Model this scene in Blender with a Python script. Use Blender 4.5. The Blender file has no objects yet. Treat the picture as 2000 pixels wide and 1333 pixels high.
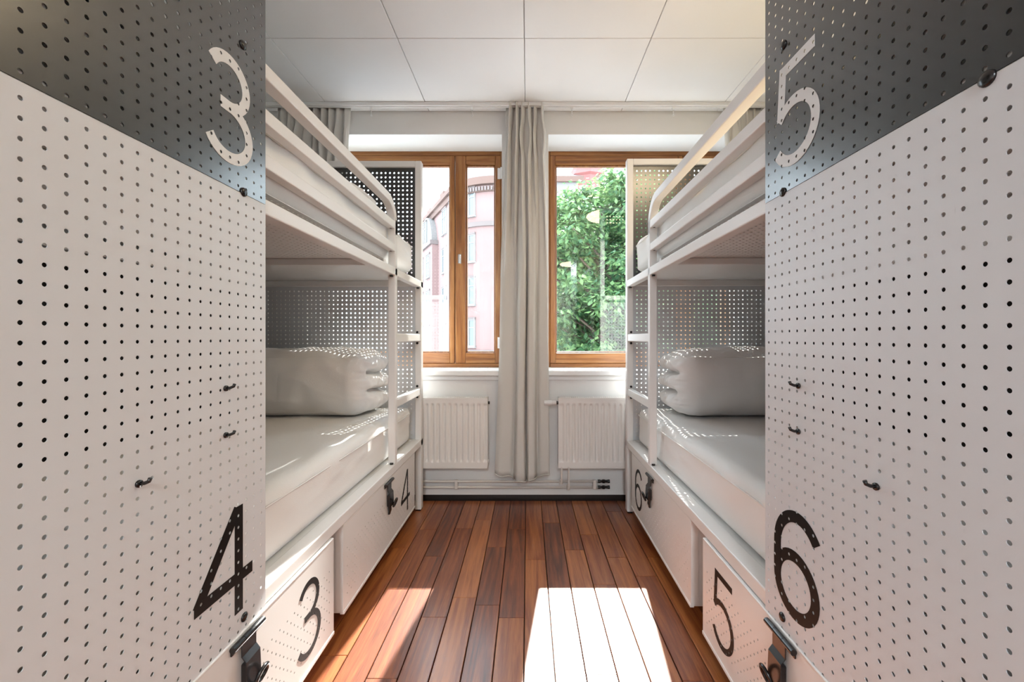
import bpy, bmesh, math, random
from mathutils import Vector, noise
random.seed(7)
S = bpy.context.scene
COL = S.collection
PI = math.pi

# ------------------------------------------------------------------ camera, sky, sun, exposure
CAMZ = 1.015
F_PX = 797.0
cd = bpy.data.cameras.new('camera'); cam = bpy.data.objects.new('camera', cd); COL.objects.link(cam)
cam.location = (0, 0, CAMZ); cam.rotation_euler = (PI/2, 0, 0)
cd.sensor_width = 36.0; cd.lens = 36.0*F_PX/2000.0
cd.shift_x = -31.0/2000.0; cd.shift_y = -6.5/2000.0
cd.clip_start = 0.02; cd.clip_end = 300
S.camera = cam

w = bpy.data.worlds.new('sky'); S.world = w; w.use_nodes = True
bg = w.node_tree.nodes['Background']
bg.inputs[0].default_value = (0.78, 0.90, 1.0, 1); bg.inputs[1].default_value = 4.8

sd = bpy.data.lights.new('sun', 'SUN'); sd.energy = 12.5; sd.angle = math.radians(0.6); sd.color = (1.0, 0.96, 0.91)
sun = bpy.data.objects.new('sun', sd); COL.objects.link(sun)
sun.rotation_euler = Vector((-0.130, -1.0, -0.95)).to_track_quat('-Z', 'Y').to_euler()
sun.location = (2, 12, 12)

S.view_settings.view_transform = 'Standard'; S.view_settings.look = 'None'
S.view_settings.gamma = 1.0; S.view_settings.use_curve_mapping = False
S.view_settings.exposure = 0.88

# ------------------------------------------------------------------ materials
MATS = {}
def new_mat(name):
    m = bpy.data.materials.new(name); m.use_nodes = True
    nt = m.node_tree; b = nt.nodes['Principled BSDF']
    MATS[name] = m
    return m, nt, b
def plain(name, col, rough=0.5, metal=0.0, bump=0.0, bscale=200.0, spec=0.5, var=0.0, vscale=3.0, coat=0.0):
    m, nt, b = new_mat(name)
    b.inputs['Base Color'].default_value = (*col, 1); b.inputs['Roughness'].default_value = rough
    b.inputs['Metallic'].default_value = metal; b.inputs['Specular IOR Level'].default_value = spec
    b.inputs['Coat Weight'].default_value = coat
    tc = nt.nodes.new('ShaderNodeTexCoord')
    if var > 0:
        n = nt.nodes.new('ShaderNodeTexNoise'); n.inputs['Scale'].default_value = vscale; n.inputs['Detail'].default_value = 4
        r = nt.nodes.new('ShaderNodeMix'); r.data_type = 'RGBA'
        r.inputs[6].default_value = (*[c*(1-var) for c in col], 1); r.inputs[7].default_value = (*[min(1, c*(1+var)) for c in col], 1)
        nt.links.new(tc.outputs['Object'], n.inputs['Vector']); nt.links.new(n.outputs['Fac'], r.inputs[0])
        nt.links.new(r.outputs[2], b.inputs['Base Color'])
    if bump > 0:
        n2 = nt.nodes.new('ShaderNodeTexNoise'); n2.inputs['Scale'].default_value = bscale; n2.inputs['Detail'].default_value = 3
        bp = nt.nodes.new('ShaderNodeBump'); bp.inputs['Strength'].default_value = bump; bp.inputs['Distance'].default_value = 0.002
        nt.links.new(tc.outputs['Object'], n2.inputs['Vector']); nt.links.new(n2.outputs['Fac'], bp.inputs['Height'])
        nt.links.new(bp.outputs['Normal'], b.inputs['Normal'])
    return m
plain('white_steel', (0.80, 0.785, 0.76), 0.38, bump=0.05, bscale=900)
plain('white_panel', (0.69, 0.705, 0.72), 0.42, bump=0.05, bscale=900)
plain('black_panel', (0.007, 0.008, 0.009), 0.30, bump=0.03, bscale=1400, spec=0.9, coat=0.8)
MATS['black_panel'].node_tree.nodes['Principled BSDF'].inputs['Coat Roughness'].default_value = 0.20
plain('black_metal', (0.008, 0.008, 0.009), 0.25, spec=0.6)
plain('black_print', (0.004, 0.004, 0.004), 0.5, spec=0.25)
plain('white_print', (0.74, 0.74, 0.73), 0.45)
plain('wall_paint', (0.80, 0.79, 0.77), 0.75, bump=0.12, bscale=350)
plain('reveal_paint', (0.86, 0.87, 0.86), 0.6)
plain('ceiling_tile', (0.87, 0.87, 0.87), 0.85, bump=0.15, bscale=500, var=0.015, vscale=4)
plain('ceiling_slab', (0.75, 0.75, 0.74), 0.9)
plain('radiator_paint', (0.80, 0.775, 0.74), 0.35)
plain('pipe_paint', (0.72, 0.68, 0.63), 0.4)
plain('gap_shade', (0.012, 0.007, 0.005), 0.5, var=0.3, vscale=10)  # near-black tone stands in for shadow in the gap under the wall
plain('linen', (0.88, 0.87, 0.86), 1.0, bump=0.3, bscale=260, spec=0.08)
plain('mattress_cover', (0.88, 0.87, 0.85), 1.0, bump=0.3, bscale=420, spec=0.08)
plain('chrome', (0.75, 0.75, 0.74), 0.2, metal=1.0)
plain('groove', (0.008, 0.006, 0.006), 0.6)
plain('pink_render', (0.235, 0.150, 0.142), 0.9, var=0.08, vscale=0.6)
plain('stone_band', (0.16, 0.13, 0.125), 0.9)
plain('brown_cornice', (0.14, 0.085, 0.07), 0.9)
plain('white_trim', (0.75, 0.75, 0.74), 0.6)
plain('facade_joinery', (0.24, 0.24, 0.235), 0.6)
plain('pale_render', (0.20, 0.19, 0.185), 0.9, var=0.06, vscale=0.5)
plain('zinc', (0.20, 0.205, 0.22), 0.6)
plain('red_roof', (0.26, 0.085, 0.08), 0.8, var=0.15, vscale=2)
plain('dark_pane', (0.10, 0.12, 0.13), 0.08, spec=0.8)
plain('asphalt', (0.36, 0.36, 0.37), 0.9, var=0.15, vscale=1.5)
plain('bark', (0.10, 0.07, 0.05), 0.9, var=0.3, vscale=8)
plain('dark_board', (0.018, 0.017, 0.016), 0.85, spec=0.2)
plain('door_paint', (0.70, 0.69, 0.67), 0.5)

def wood(name, c0, c1, c2, axis, rough, scale=9.0, rnd=True, coat=0.0):
    """streaky wood; axis = grain direction in object space"""
    m, nt, b = new_mat(name)
    tc = nt.nodes.new('ShaderNodeTexCoord'); mp = nt.nodes.new('ShaderNodeMapping')
    sc = [scale*3.2]*3; sc[axis] = scale*0.16
    mp.inputs['Scale'].default_value = sc
    oi = nt.nodes.new('ShaderNodeObjectInfo')
    ml = nt.nodes.new('ShaderNodeMath'); ml.operation = 'MULTIPLY'; ml.inputs[1].default_value = 57.0
    cb = nt.nodes.new('ShaderNodeCombineXYZ')
    nt.links.new(oi.outputs['Random'], ml.inputs[0])
    for i in range(3): nt.links.new(ml.outputs[0], cb.inputs[i])
    nt.links.new(cb.outputs[0], mp.inputs['Location'])
    nt.links.new(tc.outputs['Object'], mp.inputs['Vector'])
    n1 = nt.nodes.new('ShaderNodeTexNoise'); n1.inputs['Scale'].default_value = 1.0; n1.inputs['Detail'].default_value = 6; n1.inputs['Distortion'].default_value = 1.6
    nt.links.new(mp.outputs[0], n1.inputs['Vector'])
    # fine pores
    mp2 = nt.nodes.new('ShaderNodeMapping'); s2 = [scale*40]*3; s2[axis] = scale*2.0; mp2.inputs['Scale'].default_value = s2
    nt.links.new(tc.outputs['Object'], mp2.inputs['Vector'])
    n2 = nt.nodes.new('ShaderNodeTexNoise'); n2.inputs['Scale'].default_value = 1.0; n2.inputs['Detail'].default_value = 2
    nt.links.new(mp2.outputs[0], n2.inputs['Vector'])
    ad = nt.nodes.new('ShaderNodeMath'); ad.operation = 'MULTIPLY_ADD'; ad.inputs[1].default_value = 0.34; nt.links.new(n2.outputs['Fac'], ad.inputs[0])
    nt.links.new(n1.outputs['Fac'], ad.inputs[2])
    if rnd:
        a2 = nt.nodes.new('ShaderNodeMath'); a2.operation = 'MULTIPLY_ADD'; a2.inputs[1].default_value = 0.34
        s3 = nt.nodes.new('ShaderNodeMath'); s3.operation = 'SUBTRACT'; s3.inputs[1].default_value = 0.5
        nt.links.new(oi.outputs['Random'], s3.inputs[0]); nt.links.new(s3.outputs[0], a2.inputs[0]); nt.links.new(ad.outputs[0], a2.inputs[2])
        src = a2
    else: src = ad
    cr = nt.nodes.new('ShaderNodeValToRGB')
    e = cr.color_ramp.elements; e[0].position = 0.30; e[0].color = (*c0, 1); e[1].position = 0.95; e[1].color = (*c2, 1)
    k = cr.color_ramp.elements.new(0.62); k.color = (*c1, 1)
    nt.links.new(src.outputs[0], cr.inputs[0]); nt.links.new(cr.outputs[0], b.inputs['Base Color'])
    b.inputs['Roughness'].default_value = rough
    b.inputs['Coat Weight'].default_value = coat; b.inputs['Coat Roughness'].default_value = 0.22
    bp = nt.nodes.new('ShaderNodeBump'); bp.inputs['Strength'].default_value = 0.12; bp.inputs['Distance'].default_value = 0.001
    nt.links.new(n2.outputs['Fac'], bp.inputs['Height']); nt.links.new(bp.outputs['Normal'], b.inputs['Normal'])
    return m
wood('floor_wood', (0.050, 0.010, 0.004), (0.215, 0.052, 0.013), (0.42, 0.140, 0.036), 1, 0.34, coat=0.42)
wood('window_wood_v', (0.085, 0.025, 0.006), (0.25, 0.090, 0.019), (0.43, 0.20, 0.058), 2, 0.35, 7, False)
wood('window_wood_h', (0.085, 0.025, 0.006), (0.25, 0.090, 0.019), (0.43, 0.20, 0.058), 0, 0.35, 7, False)

def cloth_mat(name, col, tr):
    m, nt, b = new_mat(name)
    b.inputs['Base Color'].default_value = (*col, 1); b.inputs['Roughness'].default_value = 0.9
    t = nt.nodes.new('ShaderNodeBsdfTranslucent'); t.inputs[0].default_value = (*col, 1)
    mx = nt.nodes.new('ShaderNodeMixShader'); mx.inputs[0].default_value = tr
    wv = nt.nodes.new('ShaderNodeTexNoise'); wv.inputs['Scale'].default_value = 700
    tc = nt.nodes.new('ShaderNodeTexCoord'); nt.links.new(tc.outputs['Object'], wv.inputs['Vector'])
    bp = nt.nodes.new('ShaderNodeBump'); bp.inputs['Strength'].default_value = 0.2; bp.inputs['Distance'].default_value = 0.001
    nt.links.new(wv.outputs['Fac'], bp.inputs['Height']); nt.links.new(bp.outputs['Normal'], b.inputs['Normal'])
    nt.links.new(b.outputs[0], mx.inputs[1]); nt.links.new(t.outputs[0], mx.inputs[2])
    nt.links.new(mx.outputs[0], nt.nodes['Material Output'].inputs[0])
cloth_mat('curtain_cloth', (0.68, 0.66, 0.62), 0.10)

def leaf_mat():
    m, nt, b = new_mat('leaf')
    g = nt.nodes.new('ShaderNodeNewGeometry'); cr = nt.nodes.new('ShaderNodeValToRGB')
    cr.color_ramp.elements[0].color = (0.033, 0.115, 0.052, 1); cr.color_ramp.elements[1].color = (0.22, 0.35, 0.135, 1)
    nt.links.new(g.outputs['Random Per Island'], cr.inputs[0]); nt.links.new(cr.outputs[0], b.inputs['Base Color'])
    b.inputs['Roughness'].default_value = 0.45
    t = nt.nodes.new('ShaderNodeBsdfTranslucent'); nt.links.new(cr.outputs[0], t.inputs[0])
    mx = nt.nodes.new('ShaderNodeMixShader'); mx.inputs[0].default_value = 0.45
    nt.links.new(b.outputs[0], mx.inputs[1]); nt.links.new(t.outputs[0], mx.inputs[2])
    nt.links.new(mx.outputs[0], nt.nodes['Material Output'].inputs[0])
leaf_mat()

def glass_mat():
    m, nt, b = new_mat('window_glass')
    nt.nodes.remove(b)
    tr = nt.nodes.new('ShaderNodeBsdfTransparent'); tr.inputs[0].default_value = (0.95, 0.97, 0.96, 1)
    gl = nt.nodes.new('ShaderNodeBsdfGlossy'); gl.inputs['Roughness'].default_value = 0.0
    fr = nt.nodes.new('ShaderNodeFresnel'); fr.inputs[0].default_value = 1.5
    k = nt.nodes.new('ShaderNodeMath'); k.operation = 'MULTIPLY'; k.inputs[1].default_value = 2.8; k.use_clamp = True
    mx = nt.nodes.new('ShaderNodeMixShader')
    nt.links.new(fr.outputs[0], k.inputs[0]); nt.links.new(k.outputs[0], mx.inputs[0])
    nt.links.new(tr.outputs[0], mx.inputs[1]); nt.links.new(gl.outputs[0], mx.inputs[2])
    nt.links.new(mx.outputs[0], nt.nodes['Material Output'].inputs[0])
glass_mat()
def emit(name, col, st):
    m, nt, b = new_mat(name)
    b.inputs['Base Color'].default_value = (*col, 1)
    b.inputs['Emission Color'].default_value = (*col, 1); b.inputs['Emission Strength'].default_value = st
emit('lamp_warm', (1.0, 0.80, 0.52), 8.0)
emit('lamp_fill', (0.86, 0.94, 1.0), 34.0)  # cool fill light for the lamps added behind the camera

# ------------------------------------------------------------------ mesh helpers
class MB:
    def __init__(s): s.v = []; s.f = []
    def add(s, vs, fs):
        o = len(s.v); s.v += [tuple(p) for p in vs]; s.f += [tuple(i+o for i in f) for f in fs]
    def box(s, x0, x1, y0, y1, z0, z1):
        if x0 > x1: x0, x1 = x1, x0
        s.add([(x0,y0,z0),(x1,y0,z0),(x1,y1,z0),(x0,y1,z0),(x0,y0,z1),(x1,y0,z1),(x1,y1,z1),(x0,y1,z1)],
              [(0,3,2,1),(4,5,6,7),(0,1,5,4),(1,2,6,5),(2,3,7,6),(3,0,4,7)])
        return s
    def cyl(s, a, b, r, n=16, r2=None):
        a = Vector(a); b = Vector(b); d = (b-a).normalized()
        u = d.orthogonal().normalized(); v = d.cross(u); r2 = r if r2 is None else r2
        vs = []
        for p, q in ((a, r), (b, r2)):
            for i in range(n):
                t = 2*PI*i/n; vs.append(p+u*(q*math.cos(t))+v*(q*math.sin(t)))
        fs = [(i, (i+1) % n, n+(i+1) % n, n+i) for i in range(n)] + [tuple(range(n))[::-1], tuple(range(n, 2*n))]
        s.add(vs, fs); return s
    def tube(s, pts, r, n=10, closed=False):
        """round tube through pts"""
        P = [Vector(p) for p in pts]; m = len(P); up = None; vs = []
        for i, p in enumerate(P):
            if closed: d = (P[(i+1) % m]-P[i-1]).normalized()
            else: d = (P[min(i+1, m-1)]-P[max(i-1, 0)]).normalized()
            if up is None: up = d.orthogonal().normalized()
            up = (up-d*up.dot(d)).normalized(); q = d.cross(up)
            vs += [p+up*(r*math.cos(2*PI*k/n))+q*(r*math.sin(2*PI*k/n)) for k in range(n)]
        fs = []
        for i in range(m if closed else m-1):
            j = (i+1) % m
            fs += [(i*n+k, i*n+(k+1) % n, j*n+(k+1) % n, j*n+k) for k in range(n)]
        if not closed: fs += [tuple(range(n))[::-1], tuple(range((m-1)*n, m*n))]
        s.add(vs, fs); return s
    def sweep(s, secs):
        """secs: list of rings (same count)"""
        n = len(secs[0]); vs = [p for r in secs for p in r]; m = len(secs)
        fs = [(i*n+k, i*n+(k+1) % n, (i+1)*n+(k+1) % n, (i+1)*n+k) for i in range(m-1) for k in range(n)]
        fs += [tuple(range(n))[::-1], tuple(range((m-1)*n, m*n))]
        s.add(vs, fs); return s
    def grid(s, rows):
        n = len(rows[0]); m = len(rows)
        s.add([p for r in rows for p in r], [(i*n+k, i*n+k+1, (i+1)*n+k+1, (i+1)*n+k) for i in range(m-1) for k in range(n-1)]); return s
    def build(s, name, mat, parent=None, bevel=0, smooth=False, seg=2, recalc=True, weld=False):
        me = bpy.data.meshes.new(name); me.from_pydata(s.v, [], s.f)
        if recalc or weld:
            bm = bmesh.new(); bm.from_mesh(me)
            if weld: bmesh.ops.remove_doubles(bm, verts=bm.verts, dist=1e-6)
            bmesh.ops.recalc_face_normals(bm, faces=bm.faces); bm.to_mesh(me); bm.free()
        if smooth: me.polygons.foreach_set('use_smooth', [True]*len(me.polygons))
        me.materials.append(MATS[mat]); me.update()
        o = bpy.data.objects.new(name, me); COL.objects.link(o); o.parent = parent
        if bevel:
            b = o.modifiers.new('bevel', 'BEVEL'); b.width = bevel; b.segments = seg; b.limit_method = 'ANGLE'; b.angle_limit = math.radians(40)
        return o
def empty(name, loc, rz=0, label=None, cat=None, group=None, kind=None):
    o = bpy.data.objects.new(name, None); COL.objects.link(o); o.location = loc; o.rotation_euler = (0, 0, rz)
    o.empty_display_size = 0.1
    tag(o, label, cat, group, kind); return o
def tag(o, label=None, cat=None, group=None, kind=None):
    if label: o['label'] = label
    if cat: o['category'] = cat
    if group: o['group'] = group
    if kind: o['kind'] = kind
    return o

def perf(mb, u0, u1, v0, v1, cu, cv, r, n, th, fn, rim=True):
    """sheet u0..u1 x v0..v1 pierced at every (cu, cv); fn(u, v, depth) -> xyz; depth 0 front, th back"""
    cu = list(cu); cv = list(cv)
    ub = [u0]+[(a+b)/2 for a, b in zip(cu, cu[1:])]+[u1]
    vb = [v0]+[(a+b)/2 for a, b in zip(cv, cv[1:])]+[v1]
    nu, nv = len(ub), len(vb); q = n//4
    V = []; Fc = []
    ncor = nu*nv
    for d in (0.0, th):
        V += [fn(a, b, d) for b in vb for a in ub]
    base = len(V)
    hid = {}
    for j, b in enumerate(cv):
        for i, a in enumerate(cu):
            hid[i, j] = len(V)
            for d in (0.0, th):
                V += [fn(a+r*math.cos(PI*1.25+2*PI*k/n), b+r*math.sin(PI*1.25+2*PI*k/n), d) for k in range(n)]
    for j in range(len(cv)):
        for i in range(len(cu)):
            h = hid[i, j]
            c = [j*nu+i, j*nu+i+1, (j+1)*nu+i+1, (j+1)*nu+i]
            for side in range(2):
                for k in range(4):
                    hs = [h+side*n+(k*q+t) % n for t in range(q+1)]
                    f = [c[k]+side*ncor, c[(k+1) % 4]+side*ncor]+hs[::-1]
                    Fc.append(f if side == 0 else f[::-1])
            for k in range(n):
                k2 = (k+1) % n
                Fc.append((h+k2, h+k, h+n+k, h+n+k2)[::-1])
    if rim:
        per = [i for i in range(nu)]+[(j+1)*nu-1 for j in range(1, nv)]+[(nv-1)*nu+i for i in range(nu-2, -1, -1)]+[j*nu for j in range(nv-2, 0, -1)]
        for a, b in zip(per, per[1:]+per[:1]): Fc.append((b, a, a+ncor, b+ncor))
    mb.add(V, Fc)
def frange(a, b, p):
    out = []; x = a
    while x <= b+1e-9: out.append(x); x += p
    return out

# numerals as strokes in a box of height 1
def arc(cx, cy, rx, ry, a0, a1, n=26): return [(cx+rx*math.cos(math.radians(a0+(a1-a0)*i/n)), cy+ry*math.sin(math.radians(a0+(a1-a0)*i/n))) for i in range(n+1)]
def strokes(ch, sw):
    h = sw/2; t = 1-h
    if ch == '4':
        return [[(0.515, 0.0), (0.515, 1.0)], [(0.03, 0.335), (0.50, 0.985)], [(0.0, 0.335), (0.70, 0.335)]]
    if ch == '3':
        ru = 0.215; cu = t-ru; mid = cu-ru; rl = (mid-h)/2; cl = h+rl
        return [arc(0.275, cu, 0.225, ru, 152, -85)+[(0.17, mid)], [(0.17, mid)]+arc(0.275, cl, 0.265, rl, 85, -152)]
    if ch == '5':
        return [[(0.055, t), (0.54, t)], [(0.10, t+h), (0.06, 0.50)], arc(0.265, 0.325, 0.285, 0.325-h, 142, -150, 34)]
    if ch == '6':
        return [arc(0.32, 0.315, 0.265, 0.315-h, 0, 360, 40), arc(0.36, 0.60, 0.305, t-0.60, 38, 180)+[(0.053, 0.45), (0.055, 0.315)]]
def stroke_mesh(pts, sw, to3, th):
    closed = (Vector(pts[0])-Vector(pts[-1])).length < 1e-4
    if closed: pts = pts[:-1]
    n = len(pts); ring = []
    for i, p in enumerate(pts):
        a = pts[i-1] if (i or closed) else p; b = pts[(i+1) % n] if (i < n-1 or closed) else p
        d = Vector((b[0]-a[0], b[1]-a[1])).normalized(); nx, ny = -d.y*sw/2, d.x*sw/2
        ring.append([to3(p[0]+nx, p[1]+ny, 0), to3(p[0]-nx, p[1]-ny, 0), to3(p[0]-nx, p[1]-ny, th), to3(p[0]+nx, p[1]+ny, th)])
    mb = MB()
    if not closed: mb.sweep(ring)
    else:
        vs = [q for r in ring for q in r]
        mb.add(vs, [(i*4+k, i*4+(k+1) % 4, ((i+1) % n)*4+(k+1) % 4, ((i+1) % n)*4+k) for i in range(n) for k in range(4)])
    return mb
def cut_mesh(mb, cutter):
    """boolean-drill a stroke with the panel's own holes"""
    o = mb.build('tmp', 'black_print')
    md = o.modifiers.new('b', 'BOOLEAN'); md.operation = 'DIFFERENCE'; md.solver = 'EXACT'; md.object = cutter
    bpy.context.view_layer.update()
    dg = bpy.context.evaluated_depsgraph_get(); me = o.evaluated_get(dg).to_mesh()
    vs = [tuple(v.co) for v in me.vertices]; fs = [tuple(p.vertices) for p in me.polygons]
    o.evaluated_get(dg).to_mesh_clear(); old = o.data; bpy.data.objects.remove(o); bpy.data.meshes.remove(old)
    return vs, fs
def numeral(ch, sw, left, base, height, fn, holes, r, mat, parent, label):
    """fn(u, v, d): panel map; text right follows +u"""
    cm = MB()
    W = 0.75*height
    for (u, v) in holes:
        if left-0.03 < u < left+W+0.03 and base-0.03 < v < base+height+0.03:
            cm.cyl(fn(u, v, -0.01), fn(u, v, 0.01), r*1.02, 12)
    c = cm.build('cutter', 'black_print') if cm.v else None
    out = MB()
    for k, st in enumerate(strokes(ch, sw)):
        m = stroke_mesh(st, sw, lambda x, y, d, k=k: fn(left+x*height, base+y*height, -0.0009-0.00012*k+d), 0.0007)
        if c: out.add(*cut_mesh(m, c))
        else: out.add(m.v, m.f)
    if c: me = c.data; bpy.data.objects.remove(c); bpy.data.meshes.remove(me)
    o = out.build('number_print', mat, parent)
    o['label'] = label
    return o

# ------------------------------------------------------------------ room shell
XW0, XW1, YW, YR, ZC = -1.69, 1.64, 2.55, -3.2, 2.43
SOFF, SILL, YF = 2.288, 0.813, 2.78
WIN = [(-1.42, -0.16, -0.4955), (0.1256, 1.39, 1.054)]        # x0, x1, mullion
fl = tag(MB().box(XW0-0.2, XW1+0.2, YR-0.2, YW+0.4, -0.12, -0.012).build('floor', 'groove'), kind='structure')
# planks
PW = 0.0938; X0 = -0.1063
JOINT = {}
for x, y in ((-.522,2.157),(-.607,1.968),(-.428,1.894),(-.239,2.266),(-.151,1.978),(-.242,1.593),(-.338,2.17),(-.054,2.163),(.035,1.864),(.12,2.235),(.213,1.95),(.311,2.1),(.568,1.886),(.505,2.38),(-.438,1.215)):
    JOINT.setdefault(math.floor((x-X0)/PW), []).append(y)
mbs = MB()
rng = random.Random(3)
for k in range(math.floor((XW0-X0)/PW), math.ceil((XW1-X0)/PW)):
    a = max(XW0, X0+k*PW+0.0016); b = min(XW1, X0+(k+1)*PW-0.0016)
    cuts = sorted(JOINT.get(k, []))
    if not cuts: cuts = [rng.uniform(1.75, 2.35)]
    y = cuts[0]
    while y > YR+0.5:
        y -= rng.uniform(0.42, 0.8); cuts.append(y)
    cuts = sorted([c for c in cuts if c > YR+0.1])+[YW-0.012]
    p = YR
    for c in cuts:
        if k >= -6 and k <= 7 and c > 0.3:
            L = c-p; m = MB().box(-(b-a)/2, (b-a)/2, -L/2, L/2-0.0006, -0.010, 0)
            o = m.build('plank', 'floor_wood', fl, bevel=0.0012, seg=1); o.location = ((a+b)/2, (p+c)/2, 0)
        else: mbs.box(a, b, p, c-0.0006, -0.010, 0)
        p = c
tag(mbs.build('plank_field', 'floor_wood', fl), kind='stuff')

ce = tag(MB().box(XW0-0.2, XW1+0.2, YR-0.2, YW+0.4, ZC+0.012, ZC+0.15).build('ceiling', 'ceiling_slab'), kind='structure')
tile_me = {}
xs = [XW0]+[x for x in [-0.017+0.6*k for k in range(-3, 4)] if XW0+0.05 < x < XW1-0.05]+[XW1]
ys = [YR]+sorted([1.928-0.6*k for k in range(0, 9) if 1.928-0.6*k > YR+0.05])+[YW]
for xa, xb in zip(xs, xs[1:]):
    for ya, yb in zip(ys, ys[1:]):
        key = (round(xb-xa, 3), round(yb-ya, 3))
        hx, hy = (xb-xa)/2-0.0014, (yb-ya)/2-0.0014
        if key not in tile_me:
            o = MB().box(-hx, hx, -hy, hy, 0, 0.012).build('ceiling_tile', 'ceiling_tile', ce, bevel=0.003, seg=2); tile_me[key] = o
        else:
            o = tile_me[key].copy(); COL.objects.link(o); o.parent = ce
        o.location = ((xa+xb)/2, (ya+yb)/2, ZC)

wl = tag(MB().box(XW0-0.15, XW0, YR-0.15, YW+0.4, -0.1, ZC+0.1).build('wall_left', 'wall_paint'), kind='structure')
wr = tag(MB().box(XW1, XW1+0.15, YR-0.15, YW+0.4, -0.1, ZC+0.1).build('wall_right', 'wall_paint'), kind='structure')
wn = tag(MB().box(XW0-0.15, XW1+0.15, YR-0.15, YR, -0.1, ZC+0.1).build('wall_rear', 'wall_paint'), kind='structure')
m = MB(); YO = 2.93
xs = [XW0, WIN[0][0], WIN[0][1], WIN[1][0], WIN[1][1], XW1]
m.box(XW0, XW1, YW, YO, 0.033, SILL-0.02); m.box(XW0, XW1, YW, YO, SOFF, ZC+0.1)
for i in (0, 2, 4): m.box(xs[i], xs[i+1], YW, YO, SILL-0.02, SOFF)
wb = tag(m.build('wall_back', 'wall_paint'), kind='structure')
tag(MB().box(XW0, XW1, YW+0.006, YW+0.3, -0.05, 0.033).build('gap_shade_back', 'gap_shade'), kind='structure')  # dark strip painted in for the shaded gap at the wall foot
# rear door behind the viewer
d = empty('door_1', (-0.3, YR, 0), kind='structure')
MB().box(-0.42, 0.42, 0.002, 0.035, 0.005, 2.04).build('door_leaf', 'door_paint', d, bevel=0.003)
MB().box(-0.49, -0.425, 0.0, 0.05, 0, 2.1).box(0.425, 0.49, 0.0, 0.05, 0, 2.1).box(-0.49, 0.49, 0.0, 0.05, 2.045, 2.11).build('door_frame', 'white_trim', d, bevel=0.003)
MB().cyl((0.34, 0.035, 1.0), (0.34, 0.075, 1.0), 0.009).cyl((0.345, 0.075, 1.0), (0.24, 0.075, 1.0), 0.008).build('door_handle', 'chrome', d)

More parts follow.
